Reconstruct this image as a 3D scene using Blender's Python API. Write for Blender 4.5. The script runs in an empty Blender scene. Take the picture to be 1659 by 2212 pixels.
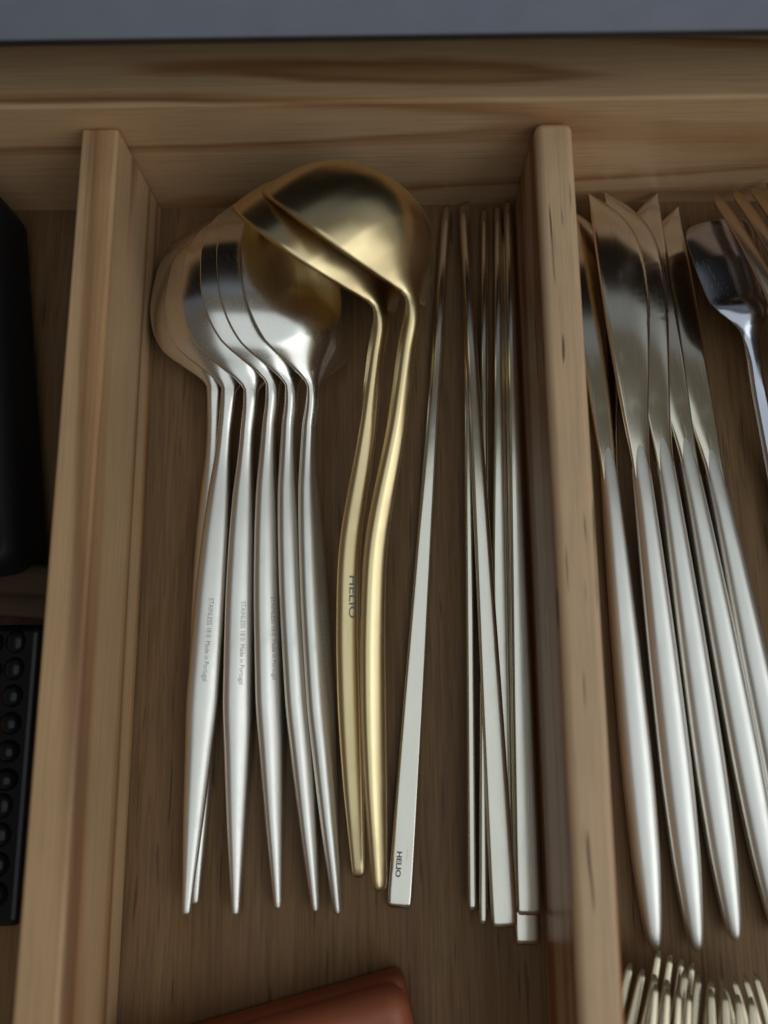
import bpy, math
import numpy as np
from mathutils import Matrix, Vector
from mathutils.bvhtree import BVHTree

scene = bpy.context.scene
col = scene.collection
MM = 0.001

# ------------------------------------------------------------------ camera
cam_data = bpy.data.cameras.new("camera")
cam = bpy.data.objects.new("camera", cam_data)
col.objects.link(cam)
right = Vector((0.9998993, -0.00611497, -0.0128063))
up = Vector((0.00833527, 0.98340461, 0.18123438))
fwd = Vector((-0.01148553, 0.18132288, -0.98335655))
m = Matrix((right, up, -fwd)).transposed().to_4x4()
m.translation = (0, 0, 0.2358)
cam.matrix_world = m
cam_data.sensor_fit = 'VERTICAL'
cam_data.sensor_height = 24.0
cam_data.sensor_width = 18.0
cam_data.lens = 24.0 * 1565.2 / 2212.0
cam_data.clip_start = 0.005
cam_data.clip_end = 50
cam_data.dof.use_dof = True
cam_data.dof.focus_distance = 0.229
cam_data.dof.aperture_fstop = 3.2
scene.camera = cam

# ------------------------------------------------------------------ world + lamps
world = bpy.data.worlds.new("World")
scene.world = world
world.use_nodes = True
bg = world.node_tree.nodes["Background"]
bg.inputs[0].default_value = (1.0, 0.90, 0.73, 1)
bg.inputs[1].default_value = 0.080

def area(name, loc, rot, sx, sy, watts, color):
    d = bpy.data.lights.new(name, 'AREA')
    d.shape = 'RECTANGLE'
    d.size, d.size_y = sx, sy
    d.energy = watts
    d.color = color
    o = bpy.data.objects.new(name, d)
    col.objects.link(o)
    o.location = loc
    o.rotation_euler = rot
    return o

# the broad overhead light above the open drawer
area("overhead_light", (0.33, -0.16, 0.66), (0, 0, 0), 1.10, 0.79, 1.85, (0.80, 0.92, 1.0))
# the window to the right of the drawer
wl = area("window_light", (0.98, -0.46, 0.62), (0, 0, 0), 1.15, 1.0, 4.4, (0.88, 0.95, 1.0))
wl.rotation_euler = (Vector((0.05, 0.08, 0.0)) - wl.location).to_track_quat('-Z', 'Y').to_euler()

scene.view_settings.view_transform = 'Standard'
scene.view_settings.look = 'None'
scene.view_settings.exposure = 0.0
scene.view_settings.gamma = 1.0
scene.view_settings.use_curve_mapping = False
scene.cycles.max_bounces = 10
scene.cycles.glossy_bounces = 6
scene.cycles.caustics_reflective = False
scene.cycles.caustics_refractive = False
scene.cycles.use_denoising = True

# ------------------------------------------------------------------ materials
class NT:
    def __init__(self, name):
        self.mat = bpy.data.materials.new(name)
        self.mat.use_nodes = True
        self.t = self.mat.node_tree
        self.b = self.t.nodes["Principled BSDF"]
    def n(self, kind, **kw):
        nd = self.t.nodes.new(kind)
        for k, v in kw.items():
            setattr(nd, k, v)
        return nd
    def l(self, a, b):
        self.t.links.new(a, b)
    def coords(self, scale, loc=(0, 0, 0)):
        tc = self.n('ShaderNodeTexCoord')
        mp = self.n('ShaderNodeMapping')
        mp.inputs['Scale'].default_value = scale
        mp.inputs['Location'].default_value = loc
        self.l(tc.outputs['Object'], mp.inputs['Vector'])
        return mp.outputs['Vector']
    def noise(self, vec, scale, detail=3, rough=0.55, dist=0.0):
        nd = self.n('ShaderNodeTexNoise')
        nd.inputs['Scale'].default_value = scale
        nd.inputs['Detail'].default_value = detail
        nd.inputs['Roughness'].default_value = rough
        nd.inputs['Distortion'].default_value = dist
        self.l(vec, nd.inputs['Vector'])
        return nd.outputs['Fac']
    def ramp(self, fac, stops, interp='LINEAR'):
        r = self.n('ShaderNodeValToRGB')
        r.color_ramp.interpolation = interp
        e = r.color_ramp.elements
        while len(e) < len(stops):
            e.new(0.5)
        for el, (p, c) in zip(e, stops):
            el.position = p
            el.color = (c[0], c[1], c[2], 1) if not isinstance(c, (int, float)) else (c, c, c, 1)
        self.l(fac, r.inputs['Fac'])
        return r.outputs['Color']
    def math(self, op, a, b=None, c=None):
        nd = self.n('ShaderNodeMath', operation=op)
        for i, v in enumerate((a, b, c)):
            if v is None:
                continue
            if isinstance(v, (int, float)):
                nd.inputs[i].default_value = v
            else:
                self.l(v, nd.inputs[i])
        return nd.outputs[0]
    def mix(self, fac, a, b, mode='MIX'):
        nd = self.n('ShaderNodeMix', data_type='RGBA', blend_type=mode)
        if isinstance(fac, (int, float)):
            nd.inputs[0].default_value = fac
        else:
            self.l(fac, nd.inputs[0])
        for sock, v in ((nd.inputs[6], a), (nd.inputs[7], b)):
            if isinstance(v, tuple):
                sock.default_value = (*v, 1)
            else:
                self.l(v, sock)
        return nd.outputs[2]
    def bump(self, h, strength, dist):
        b = self.n('ShaderNodeBump')
        b.inputs['Strength'].default_value = strength
        b.inputs['Distance'].default_value = dist
        self.l(h, b.inputs['Height'])
        self.l(b.outputs['Normal'], self.b.inputs['Normal'])


def pine(name, axis, seed, light, mid, dark, bands=34.0, flecks=0.0, rough=0.38, base_scale=11.0, along=0.10):
    """Pine board: flowing growth bands along the grain, fine fibre, resin flecks."""
    k = NT(name)
    sc = [1, 1, 1]
    sc[axis] = along
    v = k.coords(tuple(sc), seed)
    n1 = k.noise(v, base_scale, 1.5, 0.4, 0.15)
    n1b = k.noise(v, base_scale * 7, 2, 0.5, 0.0)
    ph = k.math('ADD', k.math('MULTIPLY', n1, bands), k.math('MULTIPLY', n1b, 0.5))
    saw = k.math('FRACT', ph)
    bandc = k.ramp(saw, [(0.0, light), (0.45, light), (0.64, mid), (0.80, dark), (1.0, light)], 'EASE')
    # fade the bands in and out over the board
    fade = k.ramp(k.noise(v, base_scale * 1.3, 1, 0.5), [(0.30, 0.55), (0.55, 1.0)])
    tone = k.mix(fade, light, bandc)
    sf = [1, 1, 1]
    sf[axis] = 0.025
    vf = k.coords(tuple(sf), seed)
    fibre = k.noise(vf, 1500, 4, 0.65)
    fib = k.ramp(fibre, [(0.28, 0.80), (0.46, 0.97), (0.65, 1.05)])
    out = k.mix(1.0, tone, fib, 'MULTIPLY')
    blot = k.noise(k.coords((1, 1, 1), seed), 28, 3, 0.6)
    out = k.mix(1.0, out, k.ramp(blot, [(0.3, 0.93), (0.7, 1.05)]), 'MULTIPLY')
    if flecks > 0:
        sg = [1, 1, 1]
        sg[axis] = 0.045
        fl = k.noise(k.coords(tuple(sg), (seed[0] + 3, seed[1], seed[2] + 1)), 620, 1.0, 0.5)
        msk = k.ramp(fl, [(0.735 - 0.02 * flecks, 0.0), (0.775 - 0.02 * flecks, 0.85)])
        out = k.mix(msk, out, (0.075, 0.038, 0.018))
    k.l(out, k.b.inputs['Base Color'])
    k.b.inputs['Roughness'].default_value = rough
    k.b.inputs['Specular IOR Level'].default_value = 0.2
    k.bump(k.math('ADD', fibre, k.math('MULTIPLY', saw, 0.25)), 0.25, 0.00025)
    return k.mat


def veneer(name):
    k = NT(name)
    v = k.coords((1, 0.07, 1), (2.1, 0.4, 0))
    n1 = k.noise(v, 38, 4, 0.6, 0.2)
    base = k.ramp(n1, [(0.25, (0.160, 0.084, 0.034)), (0.5, (0.235, 0.132, 0.060)), (0.75, (0.290, 0.174, 0.086))])
    vf = k.coords((1, 0.035, 1), (0.3, 0.1, 0))
    fib = k.noise(vf, 1100, 4, 0.65)
    base = k.mix(1.0, base, k.ramp(fib, [(0.28, 0.66), (0.6, 1.10)]), 'MULTIPLY')
    vp = k.coords((1, 0.06, 1), (5.3, 0.7, 0))
    por = k.noise(vp, 620, 1, 0.5)
    base = k.mix(k.ramp(por, [(0.66, 0.0), (0.72, 0.5)]), base, (0.045, 0.024, 0.013))
    red = k.noise(k.coords((1, 0.3, 1), (1, 1, 1)), 60, 3, 0.6)
    base = k.mix(k.ramp(red, [(0.5, 0.0), (0.75, 0.45)]), base, (0.20, 0.105, 0.070))
    k.l(base, k.b.inputs['Base Color'])
    k.b.inputs['Roughness'].default_value = 0.5
    k.b.inputs['Specular IOR Level'].default_value = 0.15
    k.bump(fib, 0.35, 0.0002)
    return k.mat


def metal(name, color, rough, var=0.06, grain_axis=1, tint=None, polish=None, relief=0.03):
    k = NT(name)
    sc = [1, 1, 1]
    sc[grain_axis] = 0.03
    g = k.noise(k.coords(tuple(sc)), 2600, 3, 0.6)
    smear = k.noise(k.coords((1, 0.35, 1), (3, 3, 3)), 70, 3, 0.6)
    r = k.math('ADD', rough - var * 0.5, k.math('MULTIPLY', smear, var))
    r2 = k.math('ADD', r, k.math('MULTIPLY', g, 0.05))
    if polish:                                  # smoother towards the bowl (+Y), satin along the handle
        tc = k.n('ShaderNodeTexCoord')
        sx = k.n('ShaderNodeSeparateXYZ')
        k.l(tc.outputs['Object'], sx.inputs[0])
        mr = k.n('ShaderNodeMapRange', interpolation_type='SMOOTHSTEP')
        k.l(sx.outputs['Y'], mr.inputs['Value'])
        mr.inputs['From Min'].default_value, mr.inputs['From Max'].default_value = -0.045, 0.012
        mr.inputs['To Min'].default_value, mr.inputs['To Max'].default_value = 0.0, polish
        r2 = k.math('SUBTRACT', r2, mr.outputs['Result'])
    # hairline scratches and a few smudges
    if relief:
      scr = k.noise(k.coords((1, 0.012, 1) if relief else (1, 1, 1), (8, 2, 5)), 3800, 1, 0.5)
      r2 = k.math('ADD', r2, k.math('MULTIPLY', k.ramp(scr, [(0.66, 0.0), (0.72, 1.0)]), 0.10))
    smu = k.noise(k.coords((1, 0.6, 1), (1, 7, 2)), 120, 2, 0.5)
    r2 = k.math('ADD', r2, k.math('MULTIPLY', k.ramp(smu, [(0.56, 0.0), (0.72, 1.0)]), 0.06))
    k.l(r2, k.b.inputs['Roughness'])
    c2 = tint or tuple(x * 0.93 for x in color)
    k.l(k.mix(k.ramp(smear, [(0.35, 0.0), (0.7, 1.0)]), color, c2), k.b.inputs['Base Color'])
    k.b.inputs['Metallic'].default_value = 1.0
    if relief:
        k.bump(g, relief, 0.00004)
    return k.mat


def plain(name, color, rough=0.5, spec=0.4, var=0.12, scale=60.0, bump=0.0, bscale=500.0):
    k = NT(name)
    nz = k.noise(k.coords((1, 1, 1)), scale, 4, 0.6)
    dk = tuple(c * (1 - var) for c in color)
    lt = tuple(min(1, c * (1 + var)) for c in color)
    k.l(k.ramp(nz, [(0.3, dk), (0.7, lt)]), k.b.inputs['Base Color'])
    k.b.inputs['Roughness'].default_value = rough
    k.b.inputs['Specular IOR Level'].default_value = spec
    if bump:
        k.bump(k.noise(k.coords((1, 1, 1)), bscale, 3, 0.6), bump, 0.0003)
    return k.mat


LT, MD, DK = (0.68, 0.425, 0.228), (0.53, 0.275, 0.115), (0.34, 0.130, 0.044)
M_back = pine("pine_back_board", 0, (0.37, 0.2, 0.11), LT, MD, (0.36, 0.155, 0.058), 10, 0.0, 0.32, 17.0, 0.10)
M_divl = pine("pine_left_divider", 1, (1.7, 0.2, 0.6), LT, MD, (0.25, 0.098, 0.038), 11, 0.0, 0.36, 26.0, 0.018)
M_divr = pine("pine_right_divider", 1, (4.2, 1.3, 0.2), (0.74, 0.485, 0.285), MD, (0.42, 0.135, 0.055), 6, 3.6, 0.36, 30.0, 0.03)
M_side = pine("pine_outer_side", 1, (7.2, 1.3, 0.2), LT, MD, DK, 18, 0.0)
M_floor = veneer("brown_veneer")
M_silver = metal("champagne_metal", (0.87, 0.825, 0.745), 0.36, 0.10, polish=0.19)
M_blade = metal("champagne_blade_metal", (0.85, 0.765, 0.615), 0.12)
M_stick = metal("champagne_stick_metal", (0.85, 0.785, 0.665), 0.15)
M_knife = metal("champagne_knife_metal", (0.87, 0.83, 0.755), 0.34, 0.12)
M_gold = metal("brushed_gold", (0.88, 0.695, 0.385), 0.27, 0.05, tint=(0.86, 0.675, 0.365), relief=0.0)
M_steel = metal("bluish_steel", (0.55, 0.56, 0.62), 0.16)
M_fork = metal("champagne_fork_metal", (0.74, 0.60, 0.44), 0.27)
M_small = metal("darkened_fork_metal", (0.62, 0.53, 0.37), 0.28, 0.12)  # base colour darkened to mute the overhead light on the tines
M_print = plain("grey_print", (0.42, 0.425, 0.43), 0.45)
M_stamp = plain("engraved_stamp", (0.45, 0.44, 0.40), 0.4)
M_darkprint = plain("dark_print", (0.17, 0.165, 0.165), 0.5)
M_work = plain("worktop_laminate", (0.36, 0.405, 0.51), 0.42, 0.4, 0.05, 90, 0.15, 900)
M_dark_board = plain("added_dark_board", (0.05, 0.042, 0.035), 0.6)
M_red = plain("terracotta", (0.42, 0.125, 0.058), 0.42, 0.4, 0.10, 45, 0.1, 700)
M_redrim = plain("terracotta_body", (0.32, 0.09, 0.042), 0.45, 0.4, 0.10, 45, 0.1, 700)
M_black = plain("black_plastic", (0.006, 0.0065, 0.008), 0.6, 0.4, 0.2)
M_gloss = plain("glossy_black_rubber", (0.006, 0.007, 0.009), 0.27, 0.35, 0.2)
M_brown = pine("dark_wood_block", 0, (2.2, 5.0, 1.0), (0.075, 0.045, 0.024), (0.06, 0.034, 0.017), (0.04, 0.02, 0.01), 20)

# ------------------------------------------------------------------ mesh helpers
def pchip(x, y, q):
    x, y, q = np.asarray(x, float), np.asarray(y, float), np.asarray(q, float)
    h = np.diff(x)
    d = np.diff(y) / h
    mm = np.zeros_like(y)
    mm[0], mm[-1] = d[0], d[-1]
    for i in range(1, len(x) - 1):
        if d[i - 1] * d[i] > 0:
            w1, w2 = 2 * h[i] + h[i - 1], h[i] + 2 * h[i - 1]
            mm[i] = (w1 + w2) / (w1 / d[i - 1] + w2 / d[i])
    i = np.clip(np.searchsorted(x, q) - 1, 0, len(x) - 2)
    t = (q - x[i]) / h[i]
    return ((2*t**3 - 3*t**2 + 1) * y[i] + (t**3 - 2*t**2 + t) * h[i] * mm[i]
            + (-2*t**3 + 3*t**2) * y[i+1] + (t**3 - t**2) * h[i] * mm[i+1])


def smooth_line(pts, n):
    """Dense Catmull-Rom style curve through pts (rows of y,z), by chord length."""
    p = np.array(pts, float)
    s = np.concatenate([[0], np.cumsum(np.linalg.norm(np.diff(p, axis=0), axis=1))])
    q = np.linspace(0, s[-1], n)
    out = np.zeros((n, p.shape[1]))
    mm = np.zeros_like(p)
    mm[1:-1] = (p[2:] - p[:-2]) / (s[2:] - s[:-2])[:, None]
    mm[0], mm[-1] = (p[1] - p[0]) / (s[1] - s[0]), (p[-1] - p[-2]) / (s[-1] - s[-2])
    i = np.clip(np.searchsorted(s, q) - 1, 0, len(s) - 2)
    h = (s[i+1] - s[i])[:, None]
    t = ((q - s[i]) / (s[i+1] - s[i]))[:, None]
    out = ((2*t**3 - 3*t**2 + 1) * p[i] + (t**3 - 2*t**2 + t) * h * mm[i]
           + (-2*t**3 + 3*t**2) * p[i+1] + (t**3 - t**2) * h * mm[i+1])
    return out, q


def link(name, mesh, mat, parent=None):
    o = bpy.data.objects.new(name, mesh)
    col.objects.link(o)
    if mat is not None and not mesh.materials:
        mesh.materials.append(mat)
    if parent is not None:
        o.parent = parent
    return o


def mesh_from(name, verts, faces, smooth=True):
    me = bpy.data.meshes.new(name)
    me.from_pydata([tuple(v) for v in verts], [], faces)
    me.update()
    if smooth:
        me.polygons.foreach_set("use_smooth", [True] * len(me.polygons))
    return me


def loft_meshes(rings, splits, names, mats, parent, sharp=None):
    """Loft closed rings into one skin, then cut it into parts that keep the whole skin's normals."""
    K = len(rings[0])
    V = np.concatenate(rings)
    n = len(rings)
    full = [(i*K + j, i*K + (j+1) % K, (i+1)*K + (j+1) % K, (i+1)*K + j) for i in range(n-1) for j in range(K)]
    c0, c1 = tuple(range(K))[::-1], tuple((n-1)*K + j for j in range(K))
    whole = mesh_from("tmp", V, full + [c0, c1])
    sgn = 0.0
    nv = np.zeros(len(V) * 3)
    whole.vertices.foreach_get("normal", nv)
    nv = nv.reshape(-1, 3)
    # orientation test: normals should point away from the ring centres
    cent = np.repeat(np.array([r.mean(0) for r in rings]), K, 0)
    flip = ((nv * (V - cent)).sum() < 0)
    if flip:
        nv = -nv
    bpy.data.meshes.remove(whole)
    cuts = [0] + list(splits) + [n - 1]
    objs = []
    for a, b, nm, mt in zip(cuts[:-1], cuts[1:], names, mats):
        vv = V[a*K:(b+1)*K]
        ff = [(i*K + j, i*K + (j+1) % K, (i+1)*K + (j+1) % K, (i+1)*K + j) for i in range(b-a) for j in range(K)]
        ff.append(tuple(range(K))[::-1])
        ff.append(tuple((b-a)*K + j for j in range(K)))
        if flip:
            ff = [f[::-1] for f in ff]
        me = mesh_from(nm, vv, ff)
        me.normals_split_custom_set_from_vertices([tuple(x) for x in nv[a*K:(b+1)*K]])
        objs.append(link(nm, me, mt, parent))
    return objs


def thing(name, label, cat, group=None, loc=(0, 0, 0), rot=None):
    o = bpy.data.objects.new(name, None)
    o.empty_display_size = 0.01
    col.objects.link(o)
    o["label"], o["category"] = label, cat
    if group:
        o["group"] = group
    o.location = loc
    if rot is not None:
        o.rotation_euler = rot
    return o


def tag(o, label, cat=None, group=None, kind=None):
    o["label"] = label
    if cat:
        o["category"] = cat
    if group:
        o["group"] = group
    if kind:
        o["kind"] = kind
    return o


def pose(o, pit, rol, yaw, neck):
    """roll about own length, then pitch, then yaw; neck in millimetres"""
    R = (Matrix.Rotation(math.radians(yaw), 4, 'Z') @ Matrix.Rotation(math.radians(pit), 4, 'X')
         @ Matrix.Rotation(math.radians(rol), 4, 'Y'))
    R.translation = Vector(neck) * MM
    o.matrix_world = R


def dup(root, label):
    r = root.copy()
    col.objects.link(r)
    r["label"] = label
    for ch in list(root.children):
        c = ch.copy()
        col.objects.link(c)
        c.parent = r
        for g in ch.children:
            d = g.copy()
            col.objects.link(d)
            d.parent = c
    return r


def rbox(name, size, mat, parent=None, loc=(0, 0, 0), rot=(0, 0, 0), bevel=0.001, seg=3):
    """Box with rounded edges; size and loc in metres, loc is the centre."""
    import bmesh
    bm = bmesh.new()
    bmesh.ops.create_cube(bm, size=1.0)
    bmesh.ops.scale(bm, vec=size, verts=bm.verts)
    bmesh.ops.bevel(bm, geom=list(bm.edges), offset=bevel, segments=seg, profile=0.5, affect='EDGES', clamp_overlap=True)
    me = bpy.data.meshes.new(name)
    bm.to_mesh(me)
    bm.free()
    me.polygons.foreach_set("use_smooth", [True] * len(me.polygons))
    o = link(name, me, mat, parent)
    o.location = loc
    o.rotation_euler = rot
    md = o.modifiers.new("wn", 'WEIGHTED_NORMAL')
    md.keep_sharp = True
    return o


def superring(c, X, N, hw, ht, K=24, ex=2.6):
    a = np.linspace(0, 2*np.pi, K, endpoint=False)
    ca, sa = np.cos(a), np.sin(a)
    x = hw * np.sign(ca) * np.abs(ca) ** (2/ex)
    z = ht * np.sign(sa) * np.abs(sa) ** (2/ex)
    return c + x[:, None] * X + z[:, None] * N

# ------------------------------------------------------------------ the setting: worktop, with dark boards added under and behind it
wt = rbox("worktop", (1.3, 0.56, 0.044), M_work, None, (0.0, 0.1465 + 0.28, 0.082 + 0.022), (0, 0, math.radians(-0.12)), 0.0015)
tag(wt, "blue grey worktop edge overhanging the back of the drawer", kind="structure")
ub = rbox("added_under_board", (1.28, 0.555, 0.004), M_dark_board, wt, (0.0, 0.0005, -0.0245), (0, 0, 0), 0.0008)  # dark board added under the slab so the cutlery reflects black there
cp = rbox("light_block_panel", (1.3, 0.018, 0.10), M_dark_board, None, (0.0, 0.225, 0.028), (0, 0, 0), 0.001)  # unseen panel, added to keep light from entering below the worktop
tag(cp, "dark unseen panel added behind the tray to block light", kind="structure")

# ------------------------------------------------------------------ the wooden tray
tray = thing("cutlery_tray", "pale pine cutlery tray with long dividers and a brown veneer floor", "tray")
rbox("base_board", (0.372, 0.40, 0.006), M_floor, tray, (0.012, -0.030, -0.003), (0, 0, 0), 0.0004)
rbox("back_board", (0.372, 0.0245, 0.0555), M_back, tray, (0.012, 0.1675, 0.02275), (0, 0, 0), 0.0012)
o = rbox("divider", (0.0113, 0.374, 0.0420), M_divl, tray, (-0.0876, -0.0322, 0.0212), (0, 0, 0), 0.0012)
o["label"] = "divider left of the spoons with a brown grain stripe"
o = rbox("divider", (0.0114, 0.374, 0.0422), M_divr, tray, (0.0495, -0.0322, 0.0213), (0, 0, 0), 0.0026, 4)
o["label"] = "divider between chopsticks and knives with dark resin flecks"
rbox("side_board", (0.012, 0.374, 0.0500), M_side, tray, (-0.167, -0.0322, 0.0252), (0, 0, 0), 0.0012)
rbox("side_board", (0.012, 0.374, 0.0500), M_side, tray, (0.191, -0.0322, 0.0252), (0, 0, 0), 0.0012)
rbox("front_board", (0.372, 0.012, 0.0500), M_back, tray, (0.012, -0.2255, 0.0252), (0, 0, 0), 0.0012)

# ------------------------------------------------------------------ spoons and ladles
SS = [0, .03, .1, .185, .32, .43, .62, .79, .9, .96, 1]
SH = [.10, .17, .45, .78, .957, 1, .957, .77, .5, .3, 0.0]


SHL = [.10, .18, .47, .80, .965, 1, .955, .80, .60, .40, 0.0]


def spoon_like(root, a, b, d, th, hand, hw_t, ht_t, mats, ex=3.0, SH=SH, pw=2.0, twist=None):
    """Face-down spoon. Local: origin at the neck, bowl along +Y, back of the bowl +Z.
    hand: (y,z) centreline of the handle from the neck; hw_t / ht_t: (distance, half width / half thickness)."""
    K1 = 21
    u = np.sin(np.linspace(-np.pi/2, np.pi/2, K1))
    s0 = 0.16
    s = np.concatenate([1 - (1 - np.cos(np.linspace(0.02, np.pi/2, 26))) * 0.5, np.linspace(0.5, s0, 20)[1:]])
    # stations: bowl, then the neck / handle line
    line, q = smooth_line(np.concatenate([[(s0 * a * 1000, 0), (s0 * a * 500, 0.0)], hand]) * MM, 110)
    q0 = q[int(np.argmin(np.abs(line[:, 0])))]          # distance at which the line passes y = 0
    Tn = np.gradient(line, axis=0)
    Tn /= np.linalg.norm(Tn, axis=1)[:, None]
    st = [(si * a, 0.0, -1.0, 0.0, -(si * a)) for si in s] + \
         [(p[0], p[1], t[0], t[1], qq - q0) for p, t, qq in zip(line[1:], Tn[1:], q[1:])]
    rings = []
    zt = (1 - np.abs(u) ** ex) ** (1/ex)
    for y, z, ty, tz, dist in st:
        dm = dist * 1000
        if dist < 0:
            w = float(np.clip(pchip(SS, SH, np.array([min(1, -dist / a)]))[0], 0.012, None))
            hb = w * b
        else:
            w, hb = SH[0], 1e9
        hw = hb if dist < 0 else float(pchip(*zip(*hw_t), np.array([min(dm, hw_t[-1][0])]))[0]) * MM
        h2 = float(pchip(*zip(*ht_t), np.array([min(max(dm, 0), ht_t[-1][0])]))[0]) * MM
        k = np.clip((dm + 0.13 * a * 1000) / (0.13 * a * 1000 + 6.0), 0, 1)
        k = k * k * (3 - 2 * k)
        dome = d * w ** 1.2 * (1 - np.abs(u)**pw)
        t_ = th * (0.75 + 0.25 * (1 - np.abs(u) ** 6))
        top = (1 - k) * dome + k * h2 * zt
        bot = (1 - k) * (dome - t_) - k * h2 * 0.8 * zt
        N = np.array([0, tz, -ty])
        c = np.array([0, y, z])
        X = np.array([1.0, 0, 0])
        if twist and dm > 0:                     # the grip is turned so that its broad face lies level
            upl, amount = twist
            ph = math.atan2(float(np.dot(upl, X)), float(np.dot(upl, N)))
            f = np.clip(dm / 55.0, 0, 1)
            ph *= amount * f * f * (3 - 2 * f)
            N, X = math.cos(ph) * N + math.sin(ph) * X, math.cos(ph) * X - math.sin(ph) * N
        rings.append(np.concatenate([c + (hw * u)[:, None] * X + top[:, None] * N,
                                     (c + (hw * u * 0.99)[:, None] * X + bot[:, None] * N)[::-1]]))
        hl = hw
    nb = len(s) + 16
    last = rings[-1]
    cl = last.mean(0)
    Te = np.array([0, Tn[-1][0], Tn[-1][1]])
    for f, e in ((0.86, .45), (0.6, .8), (0.25, .98)):
        rings.append(cl + (last - cl) * f + Te * e * hl)
    return loft_meshes(rings, [nb], ["bowl", "handle"], mats, root)


def lay_text(txt, size, root, targets, start, direction, upv, normal, mat, name="marking", spacing=1.0, lift=0.00008, bold=0.0, stretch=1.0):
    """Lettering laid on a surface, in the local space of root (millimetres for start)."""
    cu = bpy.data.curves.new("t", 'FONT')
    cu.body = txt
    cu.size = size * MM
    cu.space_character = spacing
    cu.offset = bold * size * MM
    to = bpy.data.objects.new("t", cu)
    col.objects.link(to)
    dg = bpy.context.evaluated_depsgraph_get()
    me = bpy.data.meshes.new_from_object(to.evaluated_get(dg))
    bpy.data.objects.remove(to)
    import bmesh
    bm = bmesh.new()
    bm.from_mesh(me)
    bmesh.ops.triangulate(bm, faces=bm.faces)
    for _ in range(4):
        long_e = [e for e in bm.edges if e.calc_length() > 0.00032]
        if not long_e:
            break
        bmesh.ops.subdivide_edges(bm, edges=long_e, cuts=1)
        bmesh.ops.triangulate(bm, faces=bm.faces)
    trees = []
    for t in targets:
        vs = [v.co.copy() for v in t.data.vertices]
        trees.append(BVHTree.FromPolygons(vs, [tuple(p.vertices) for p in t.data.polygons]))
    D, U, Nn = Vector(direction).normalized(), Vector(upv).normalized(), Vector(normal).normalized()
    S = Vector(start) * MM
    for v in bm.verts:
        p = S + D * v.co.x * stretch + U * v.co.y
        best = None
        for tr in trees:
            h = tr.ray_cast(p + Nn * 0.02, -Nn, 0.05)
            if h[0] is not None and (best is None or h[3] < best[3]):
                best = h
        v.co = (best[0] + Nn * lift) if best else p
    bm.to_mesh(me)
    bm.free()
    me.materials.clear()
    return link(name, me, mat, root)


SPOON_HAND = [(0, -0.4), (-6, -2.9), (-12, -5.9), (-25, -9.6), (-45, -13.0), (-90, -20.0), (-130, -25.3), (-156, -28.0)]
HWS = [(0, 2.5), (5, 2.35), (14, 2.3), (22, 2.6), (34, 3.6), (50, 4.5), (72, 5.0), (96, 5.0), (115, 4.1), (138, 2.75), (154, 1.6), (161, 1.1)]
HTS = [(0, 1.5), (8, 2.0), (20, 2.4), (50, 2.9), (100, 3.0), (140, 2.2), (161, 1.1)]

spoon_labels = [
    "silver spoon lowest in the face-down pile, its rim nearest the left divider",
    "silver spoon with a stamped back, leftmost visible handle of the pile",
    "silver spoon with a faint stamp, second handle from the left divider",
    "silver spoon with a clear stamped line, middle handle of the pile",
    "silver spoon fourth from the left, between the stamped spoon and the topmost one",
    "topmost silver spoon of the pile, right beside the gold ladles",
]
spoon_poses = [
    (-7.19, 8.71, 0.82, (-57.93, 83.88, 10.67)),
    (-7.1, 18.84, -0.02, (-52.24, 82.01, 13.53)),
    (-4.74, 28.61, 3.84, (-44.66, 80.92, 15.31)),
    (-3.03, 38.35, 7.13, (-37.3, 82.23, 16.84)),
    (-2.3, 42.31, 9.47, (-31.06, 81.21, 17.8)),
    (-1.32, 47.56, 10.02, (-24.12, 80.58, 18.91)),
]
sp = thing("dinner_spoon", spoon_labels[0], "spoon", "silver spoons piled face down")
b_, h_ = spoon_like(sp, .067, .0225, .0100, .0011, SPOON_HAND, HWS, HTS, [M_silver, M_silver], 2.35)
n_h = Vector((0, 0.15, 1))
lay_text("STAINLESS 18 0  Made in Portugal", 2.1, sp, [h_], (-0.8, -64, 0), (0, -1, -0.15), (1, 0, 0), n_h, M_stamp, "stamp", 1.0, 0.00006, 0.0, 0.86)
spoons = [sp]
for lab in spoon_labels[1:]:
    spoons.append(dup(sp, lab))
for o, ps in zip(spoons, spoon_poses):
    pose(o, *ps)
for i in (0, 4):                                 # no stamp shows on these two
    for c in list(spoons[i].children):
        if c.name.startswith("stamp"):
            bpy.data.objects.remove(c)

LADLE_HAND = [(0, -0.3), (-2.9, -3.2), (-7.7, -12.3), (-20.6, -33.3), (-35.7, -61.1), (-49.2, -79.4), (-65, -98.3), (-82.5, -118), (-99.6, -136.6)]
HWG = [(0, 3.4), (5, 2.9), (14, 2.55), (30, 2.65), (60, 3.2), (90, 3.65), (115, 3.8), (140, 3.4), (160, 2.6), (176, 1.8)]
HTG = [(0, 1.7), (8, 2.4), (30, 2.5), (60, 2.5), (90, 2.4), (115, 2.4), (140, 2.2), (160, 1.9), (176, 1.4)]


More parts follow.
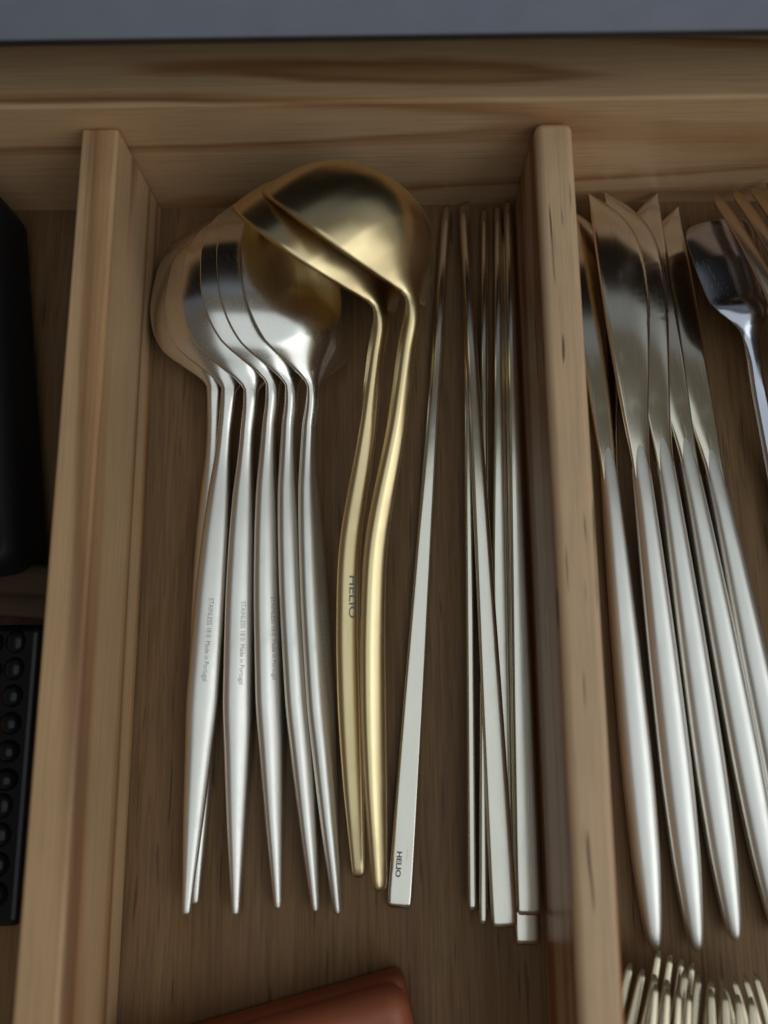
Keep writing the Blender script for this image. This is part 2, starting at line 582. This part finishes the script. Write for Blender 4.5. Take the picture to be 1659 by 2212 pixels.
def make_ladle(label, rot, neck, level, marked):
    """Gold ladle lying on its side; level: how far the grip's broad face is turned up."""
    r = thing("soup_ladle", label, "ladle", "gold ladles nested together")
    RG = (Matrix.Rotation(math.radians(rot[2]), 3, 'Z') @ Matrix.Rotation(math.radians(rot[0]), 3, 'X')
          @ Matrix.Rotation(math.radians(rot[1]), 3, 'Y'))
    ln = (RG.transposed() @ Vector((0.0, 0, 1))).normalized()
    bo, ha = spoon_like(r, .0565, .0315, .0236, .0013, LADLE_HAND, HWG, HTG, [M_gold, M_gold], 2.7, SHL, 2.6,
                        (np.array(ln), level))
    if marked:
        dv = Vector((0, -0.61, -0.79))
        dv = (dv - ln * dv.dot(ln)).normalized()
        uv = ln.cross(dv).normalized()
        p0 = Vector((0, -42.0, -69.5)) + uv * 0.1
        lay_text("HELIO", 3.0, r, [ha], p0, dv, uv, ln, M_print, "lettering", 1.0, 0.00010, 0.015, 1.55)
        lay_text("- - - - - - -", 1.1, r, [ha], p0 + dv * 16.5 - uv * 0.4, dv, uv, ln, M_print, "fine_print", 1.0)
    pose(r, *rot, neck)
    return r

make_ladle("pale gold ladle with grey lettering on its handle, nested under the other ladle", (-15.3, 63.7, 44.8), (-3.13, 99.43, 34.62), 0.90, True)
make_ladle("gold ladle without lettering on top of its twin, beside the single chopstick", (-15.3, 65.3, 44.4), (6.25, 99.17, 41.06), 0.50, False)

# ------------------------------------------------------------------ chopsticks
def make_chopstick(label, L=231.0):
    r = thing("chopstick", label, "chopstick", "flat metal chopsticks")
    t = np.array([0, 0.6, 1.6, 4, 12, 30, 60, 100, 140, 175, 205, 225, 229.5, 231]) * L / 231.0
    hw = np.array([3.0, 3.45, 3.62, 3.7, 3.68, 3.5, 3.2, 2.7, 2.25, 1.95, 1.75, 1.6, 1.3, .7])
    ht = np.array([.75, 1.1, 1.25, 1.3, 1.3, 1.3, 1.3, 1.4, 1.5, 1.5, 1.45, 1.35, 1.1, .6])
    ex = np.array([4.5] * 6 + [4.2, 3.6, 3.0, 2.5, 2.2, 2.1, 2.0, 2.0])
    tt = np.concatenate([t[:4], np.linspace(6, 224, 34) * L / 231.0, t[-3:]])
    H, T, EX = pchip(t, hw, tt), pchip(t, ht, tt), np.interp(tt, t, ex)
    X, N = np.array([1, 0, 0]), np.array([0, 0, 1])
    rings = [superring(np.array([0, y * MM, 0]), X, N, a * MM, c * MM, 28, e) for y, a, c, e in zip(tt, H, T, EX)]
    loft_meshes(rings, [15], ["grip", "tip"], [M_stick, M_stick], r)
    return r

chop = make_chopstick("single chopstick lying apart beside the gold ladles, dark print at its end")
ends = [  # end, tip (mm), roll, label
    ((1.0, -76.9, 1.5), (20.3, 153.2, 2.0), 0, None),
    ((31.2, -79.3, 10.0), (25.7, 153.0, 5.2), 4, "chopstick on top of the bunch, flat end up, crossing over the others"),
    ((25.6, -80.0, 3.9), (33.4, 152.5, 3.2), 84, "chopstick standing on its thin edge, tucked against the top one"),
    ((31.6, -78.0, 1.5), (38.4, 153.2, 2.0), 0, "chopstick lying flat in the middle of the bunch, under the top one"),
    ((39.2, -77.9, 4.5), (41.6, 153.2, 4.3), 0, "chopstick on top of the pair against the right divider"),
    ((38.9, -87.0, 1.5), (41.0, 145.5, 1.6), 0, "chopstick sticking out lowest, under the one at the right divider"),
    ((22.3, -76.2, 3.9), (27.3, 152.5, 2.0), 90, "leftmost thin chopstick of the bunch, standing on its edge"),
]
for i, (e, t, roll, lab) in enumerate(ends):
    o = chop if i == 0 else dup(chop, lab)
    d = Vector(t) - Vector(e)
    pit = math.degrees(math.asin(d.z / d.length))
    yaw = math.degrees(math.atan2(-d.x, d.y))
    pose(o, pit, roll, yaw, e)
    if i == 0:
        first_chop = o
gp = [c for c in chop.children if c.name.startswith("grip")]
lay_text("HELIO", 2.1, chop, gp, (-1.7, 16.0, 0), (0, -1, 0), (1, 0, 0), (0, 0, 1), M_darkprint, "lettering", 1.0, 0.00008, 0.03, 1.25)
lay_text("- - - -", 1.2, chop, gp, (1.1, 16.5, 0), (0, -1, 0), (1, 0, 0), (0, 0, 1), M_print, "fine_print", 1.0)

# ------------------------------------------------------------------ knives
def make_knife(label):
    r = thing("table_knife", label, "knife", "champagne knives side by side")
    # blade: spine on -X, belly on +X; origin at the neck, blade along +Y
    ys = np.concatenate([np.linspace(-9, 70, 62), 94 - 24 * (1 - np.linspace(0, 1, 18)[1:]) ** 1.6])
    spine = pchip([-9, 0, 15, 40, 65, 94], [-2.6, -2.9, -3.9, -5.5, -6.6, -7.2], ys)
    belly = pchip([-9, 0, 15, 30, 45, 56, 66, 75, 81, 85.5, 89, 91.8, 94], [2.6, 3.0, 4.4, 6.3, 8.2, 9.3, 9.3, 8.2, 6.0, 3.2, 0.0, -3.5, -6.9], ys)
    teeth = np.where((ys > 47) & (ys < 70), 0.16 * ((np.arange(len(ys)) % 2) * 2 - 1), 0)
    belly = belly + teeth
    th = pchip([-9, 4, 20, 60, 94], [1.5, 1.3, 0.95, 0.75, 0.55], ys)
    rings = []
    for y, s, b, t in zip(ys, spine, belly, th):
        w = b - s
        k = np.array([0, .02, .10, .5, .90, .985, 1.0])
        z = np.array([.45, .95, 1.0, 1.0, 1.0, .35, .12]) * t
        top = np.stack([s + w * k, 0 * k + y, z], -1)
        bot = np.stack([s + w * k, 0 * k + y, -z], -1)[::-1]
        rings.append(np.concatenate([top, bot]) * MM)
    me_objs = loft_meshes(rings, [], ["blade"], [M_blade], r)
    # handle: round tapering grip
    t = np.array([-13, -3, 4, 14, 30, 60, 95, 118, 134, 141, 144.5, 146])
    hw = np.array([0.4, 2.5, 3.0, 3.3, 3.8, 4.5, 4.85, 4.4, 3.3, 2.5, 1.7, .5])
    ht = np.array([.6, 1.5, 2.0, 2.7, 3.15, 3.4, 3.5, 3.3, 2.7, 2.1, 1.4, .45])
    tt = np.concatenate([np.linspace(-13, 134, 50), [137.5, 140, 142, 143.5, 144.5, 145.4, 146]])
    H, T = pchip(t, hw, tt), pchip(t, ht, tt)
    rings = [superring(np.array([0, -y * MM, 0]), np.array([1, 0, 0]), np.array([0, 0, 1]), a * MM, c * MM, 28, 2.15)
             for y, a, c in zip(tt, H, T)]
    loft_meshes(rings, [], ["handle"], [M_knife], r)
    return r

kn = make_knife("knife pressed against the divider, its blade half hidden by the divider")
knife_specs = [  # neck, end, flipped, roll, label
    ((71.2, 57.8, 3.6), (74.0, -87.0, 3.6), 0, 0, None),
    ((79.9, 57.5, 8.4), (86.1, -87.0, 3.7), 0, 0, "knife with its whole broad blade on top of the fan, second from the divider"),
    ((88.2, 60.1, 6.6), (97.6, -86.2, 3.7), 0, 0, "middle knife of the five, its blade just under the top blade"),
    ((96.4, 60.3, 5.0), (106.9, -88.9, 3.6), 1, 0, "fourth knife from the divider, pointed tip beside the notch"),
    ((105.1, 56.7, 3.5), (116.8, -92.6, 3.6), 1, 0, "knife farthest from the divider, next to the bluish steel spoon"),
]
for i, (nk, en, fl, roll, lab) in enumerate(knife_specs):
    o = kn if i == 0 else dup(kn, lab)
    d = Vector(nk) - Vector(en)
    pit = math.degrees(math.asin(d.z / d.length))
    yaw = math.degrees(math.atan2(-d.x, d.y)) + (2.2 if fl else 0.6)
    pose(o, pit, 180 * fl, yaw, nk)

# ------------------------------------------------------------------ forks
def make_fork(label, group, mat, name="fork", tw=1.0):
    """Face-down fork: origin at the root of the neck, head +Y (62 mm), handle -Y."""
    r = thing(name, label, "fork", group)
    # head (shoulder plate) + handle as one skin
    st = [(22, 10.6, 3.4, .9), (18, 10.9, 3.6, .95), (12, 10.4, 3.4, 1.0), (7, 8.4, 2.9, 1.1), (3, 5.6, 2.1, 1.3), (0, 3.6, 1.5, 1.5),
          (-5, 2.5, 0.6, 1.7), (-15, 2.1, -1.2, 1.8), (-35, 2.7, -3.0, 1.7), (-70, 4.0, -4.2, 1.7), (-105, 3.9, -4.5, 1.7), (-122, 2.6, -4.2, 1.5), (-126, 1.2, -4.1, 1.0)]
    rings = []
    u = np.sin(np.linspace(-np.pi/2, np.pi/2, 15))
    for y, hw, z, t in st:
        dome = 1.6 * max(0, min(1, y / 10.0))
        top = np.stack([hw * u, 0*u + y, z + dome * (1 - u**2) + t * (1 - np.abs(u)**4) * .6], -1)
        bot = np.stack([hw * u, 0*u + y, z + dome * (1 - u**2) - t * (1 - np.abs(u)**4) * .6], -1)[::-1]
        rings.append(np.concatenate([top, bot]) * MM)
    loft_meshes(rings, [6], ["head", "handle"], [mat, mat], r)
    for k in range(4):
        xc = -8.7 + 5.8 * k
        rings = []
        for f in np.linspace(0, 1, 14):
            y = 19 + 43 * f
            z = 3.6 + 1.6 * (1 - (xc / 10.6) ** 2) * (1 - .5 * f) + 1.6 * f - 5.5 * f * f
            hw = (2.55 - 1.05 * f if f < .97 else .6) * tw
            t = 1.0 - 0.35 * f if f < .97 else .3
            rings.append(superring(np.array([xc * (1 - .03 * f), y, z]) * MM, np.array([1, 0, 0]), np.array([0, 0, 1]), hw * MM, t * MM, 14, 2.4))
        loft_meshes(rings, [], ["tine"], [mat], r)
    return r

fk = make_fork("copper tinted fork lying over the bluish spoon at the right edge", "forks in the right compartment", M_fork)
pose(fk, -2.5, 6, 16.5, (139.5, 79.0, 17.5))
fk.scale = (1.2, 1.2, 1.2)

small = make_fork("small fork nearest the divider, tines slanting right below the knives", "small forks below the knives", M_small, "dessert_fork", 1.1)
small_specs = [
    (-22, (70.8, -90.2, 12.0), -5, None, .62),
    (-20, (79.6, -87.6, 9.0), -4, "small fork whose tines reach highest, right of the first knife end", .62),
    (-15, (85.8, -91.2, 13.0), -5, "small fork third from the divider, tines crossing its neighbour", .62),
    (5, (95.9, -91.6, 11.0), -5, "small fork with upright tines at the right corner", .62),
    (-17, (75.5, -92.5, 16.5), -7, "small fork on top of the pile with one bright tine", .62),
    (-9, (91.0, -93.5, 17.0), -7, "small fork on top of the pile, between the slanting and the upright tines", .62),
]
for i, (yaw, tip, pit, lab, s) in enumerate(small_specs):
    o = small if i == 0 else dup(small, lab)
    # tip centre = neck + R * (0, 62, ~0) * s
    R = Matrix.Rotation(math.radians(yaw), 3, 'Z') @ Matrix.Rotation(math.radians(pit), 3, 'X')
    nk = Vector(tip) - R @ Vector((0, 62 * s, 0))
    pose(o, pit, (-8, 6, -14, 10, 12, -6)[i], yaw, nk)
    o.scale = (s, s, s)

# ------------------------------------------------------------------ bluish steel spoon with squared head
spd = thing("squared_spoon", "bluish steel spoon with a squared head, half under the copper fork", "spoon")
st = [(43.2, 6.0, .25), (42.6, 8.6, .35), (41, 10.2, .45), (37, 11.2, .6), (30, 11.1, .9), (22, 10.7, 1.3), (15, 10.3, 2.0), (10.5, 8.9, 3.2), (7, 6.7, 3.6), (4, 4.6, 3.0), (1, 3.2, 1.6), (-3, 2.5, 0.0),
      (-8, 2.2, -1.6), (-20, 2.3, -4.0), (-45, 3.2, -6.0), (-80, 4.2, -7.5), (-115, 4.2, -8.5), (-135, 3.0, -8.8), (-141, 1.5, -8.9)]
rings = []
u = np.sin(np.linspace(-np.pi/2, np.pi/2, 17))
yq = np.concatenate([[43.2, 42.9, 42.3, 41.2], np.linspace(40, -8, 44), np.linspace(-10, -141, 30)])
yy = np.array([s[0] for s in st])[::-1]
HW = pchip(yy, np.array([s[1] for s in st])[::-1], yq)
ZZ = pchip(yy, np.array([s[2] for s in st])[::-1], yq)
for y, hw, z in zip(yq, HW, ZZ):
    hw *= 1.12
    t = 0.8 if y > 0 else min(1.7, 0.8 + 0.12 * -y)
    dome = 1.4 * max(0, min(1, (y - 2) / 10.0)) * max(0.25, min(1, (43.2 - y) / 14))
    top = np.stack([hw * u, 0*u + y, z + dome * (1 - u**2) + t * (1 - np.abs(u)**5)], -1)
    bot = np.stack([hw * u, 0*u + y, z + dome * (1 - u**2) - t * (1 - np.abs(u)**5)], -1)[::-1]
    rings.append(np.concatenate([top, bot]) * MM)
loft_meshes(rings, [38], ["bowl", "handle"], [M_steel, M_steel], spd)
pose(spd, 0.5, 3, 10.0, (117.4, 97.0, 12.0))

# ------------------------------------------------------------------ terracotta box in the near corner
bx = thing("terracotta_box", "terracotta red box with rounded corners at the near end of the tray", "box", None,
           (0.002 * 1.0, -0.0915, 0), (0, 0, math.radians(14.5)))
rbox("body", (0.086, 0.062, 0.0095), M_redrim, bx, (-0.0435, -0.0315, 0.0049), (0, 0, 0), 0.0030, 4)
rbox("lid", (0.087, 0.063, 0.0125), M_red, bx, (-0.0435, -0.0315, 0.0145), (0, 0, 0), 0.0058, 6)

# ------------------------------------------------------------------ dark things in the left compartment
rb = thing("black_case", "long black rounded case in the shaded left compartment", "case", None, (-0.1385, 0.084, 0), (0, 0, math.radians(8.0)))
rbox("body", (0.040, 0.128, 0.030), M_black, rb, (0, 0, 0.0152), (0, 0, 0), 0.008, 5)  # height raised so the case shades the left compartment
rbox("lid", (0.037, 0.124, 0.008), M_black, rb, (0, 0, 0.0330), (0, 0, 0), 0.0036, 4)
bk = thing("wooden_block", "dark brown wooden block between the black case and the studded mat", "block", None, (-0.128, 0.0185, 0), (0, 0, math.radians(-4)))
rbox("block", (0.050, 0.017, 0.012), M_brown, bk, (0, 0, 0.0062), (0, 0, 0), 0.0015)
mt = thing("studded_mat", "glossy black studded rubber mat at the left edge", "mat", None, (-0.1295, -0.036, 0))
rbox("slab", (0.044, 0.086, 0.012), M_gloss, mt, (0, 0, 0.0062), (0, 0, 0), 0.003, 4)
sr = []
for f in np.linspace(0, 1, 7):
    rad = 3.5 * math.cos(f * math.pi / 2 * .96) * MM
    zz = 2.9 * math.sin(f * math.pi / 2) * MM
    a = np.linspace(0, 2*np.pi, 14, endpoint=False)
    sr.append(np.stack([rad * np.cos(a), rad * np.sin(a), 0*a + zz], -1))
stud0 = loft_meshes(sr, [], ["stud"], [M_gloss], mt)[0]
first = True
for i in range(5):
    for j in range(10):
        o = stud0 if first else stud0.copy()
        if not first:
            col.objects.link(o)
            o.parent = mt
        first = False
        w = ((i * 7 + j * 13) % 11) / 11.0 - 0.5
        o.location = (0.0145 - i * 0.0076 + 0.0008 * w, 0.0375 - j * 0.0079 - 0.0007 * w, 0.0118)
        o.scale = (1 + 0.16 * w, 1 - 0.10 * w, 0.95 + 0.5 * w)
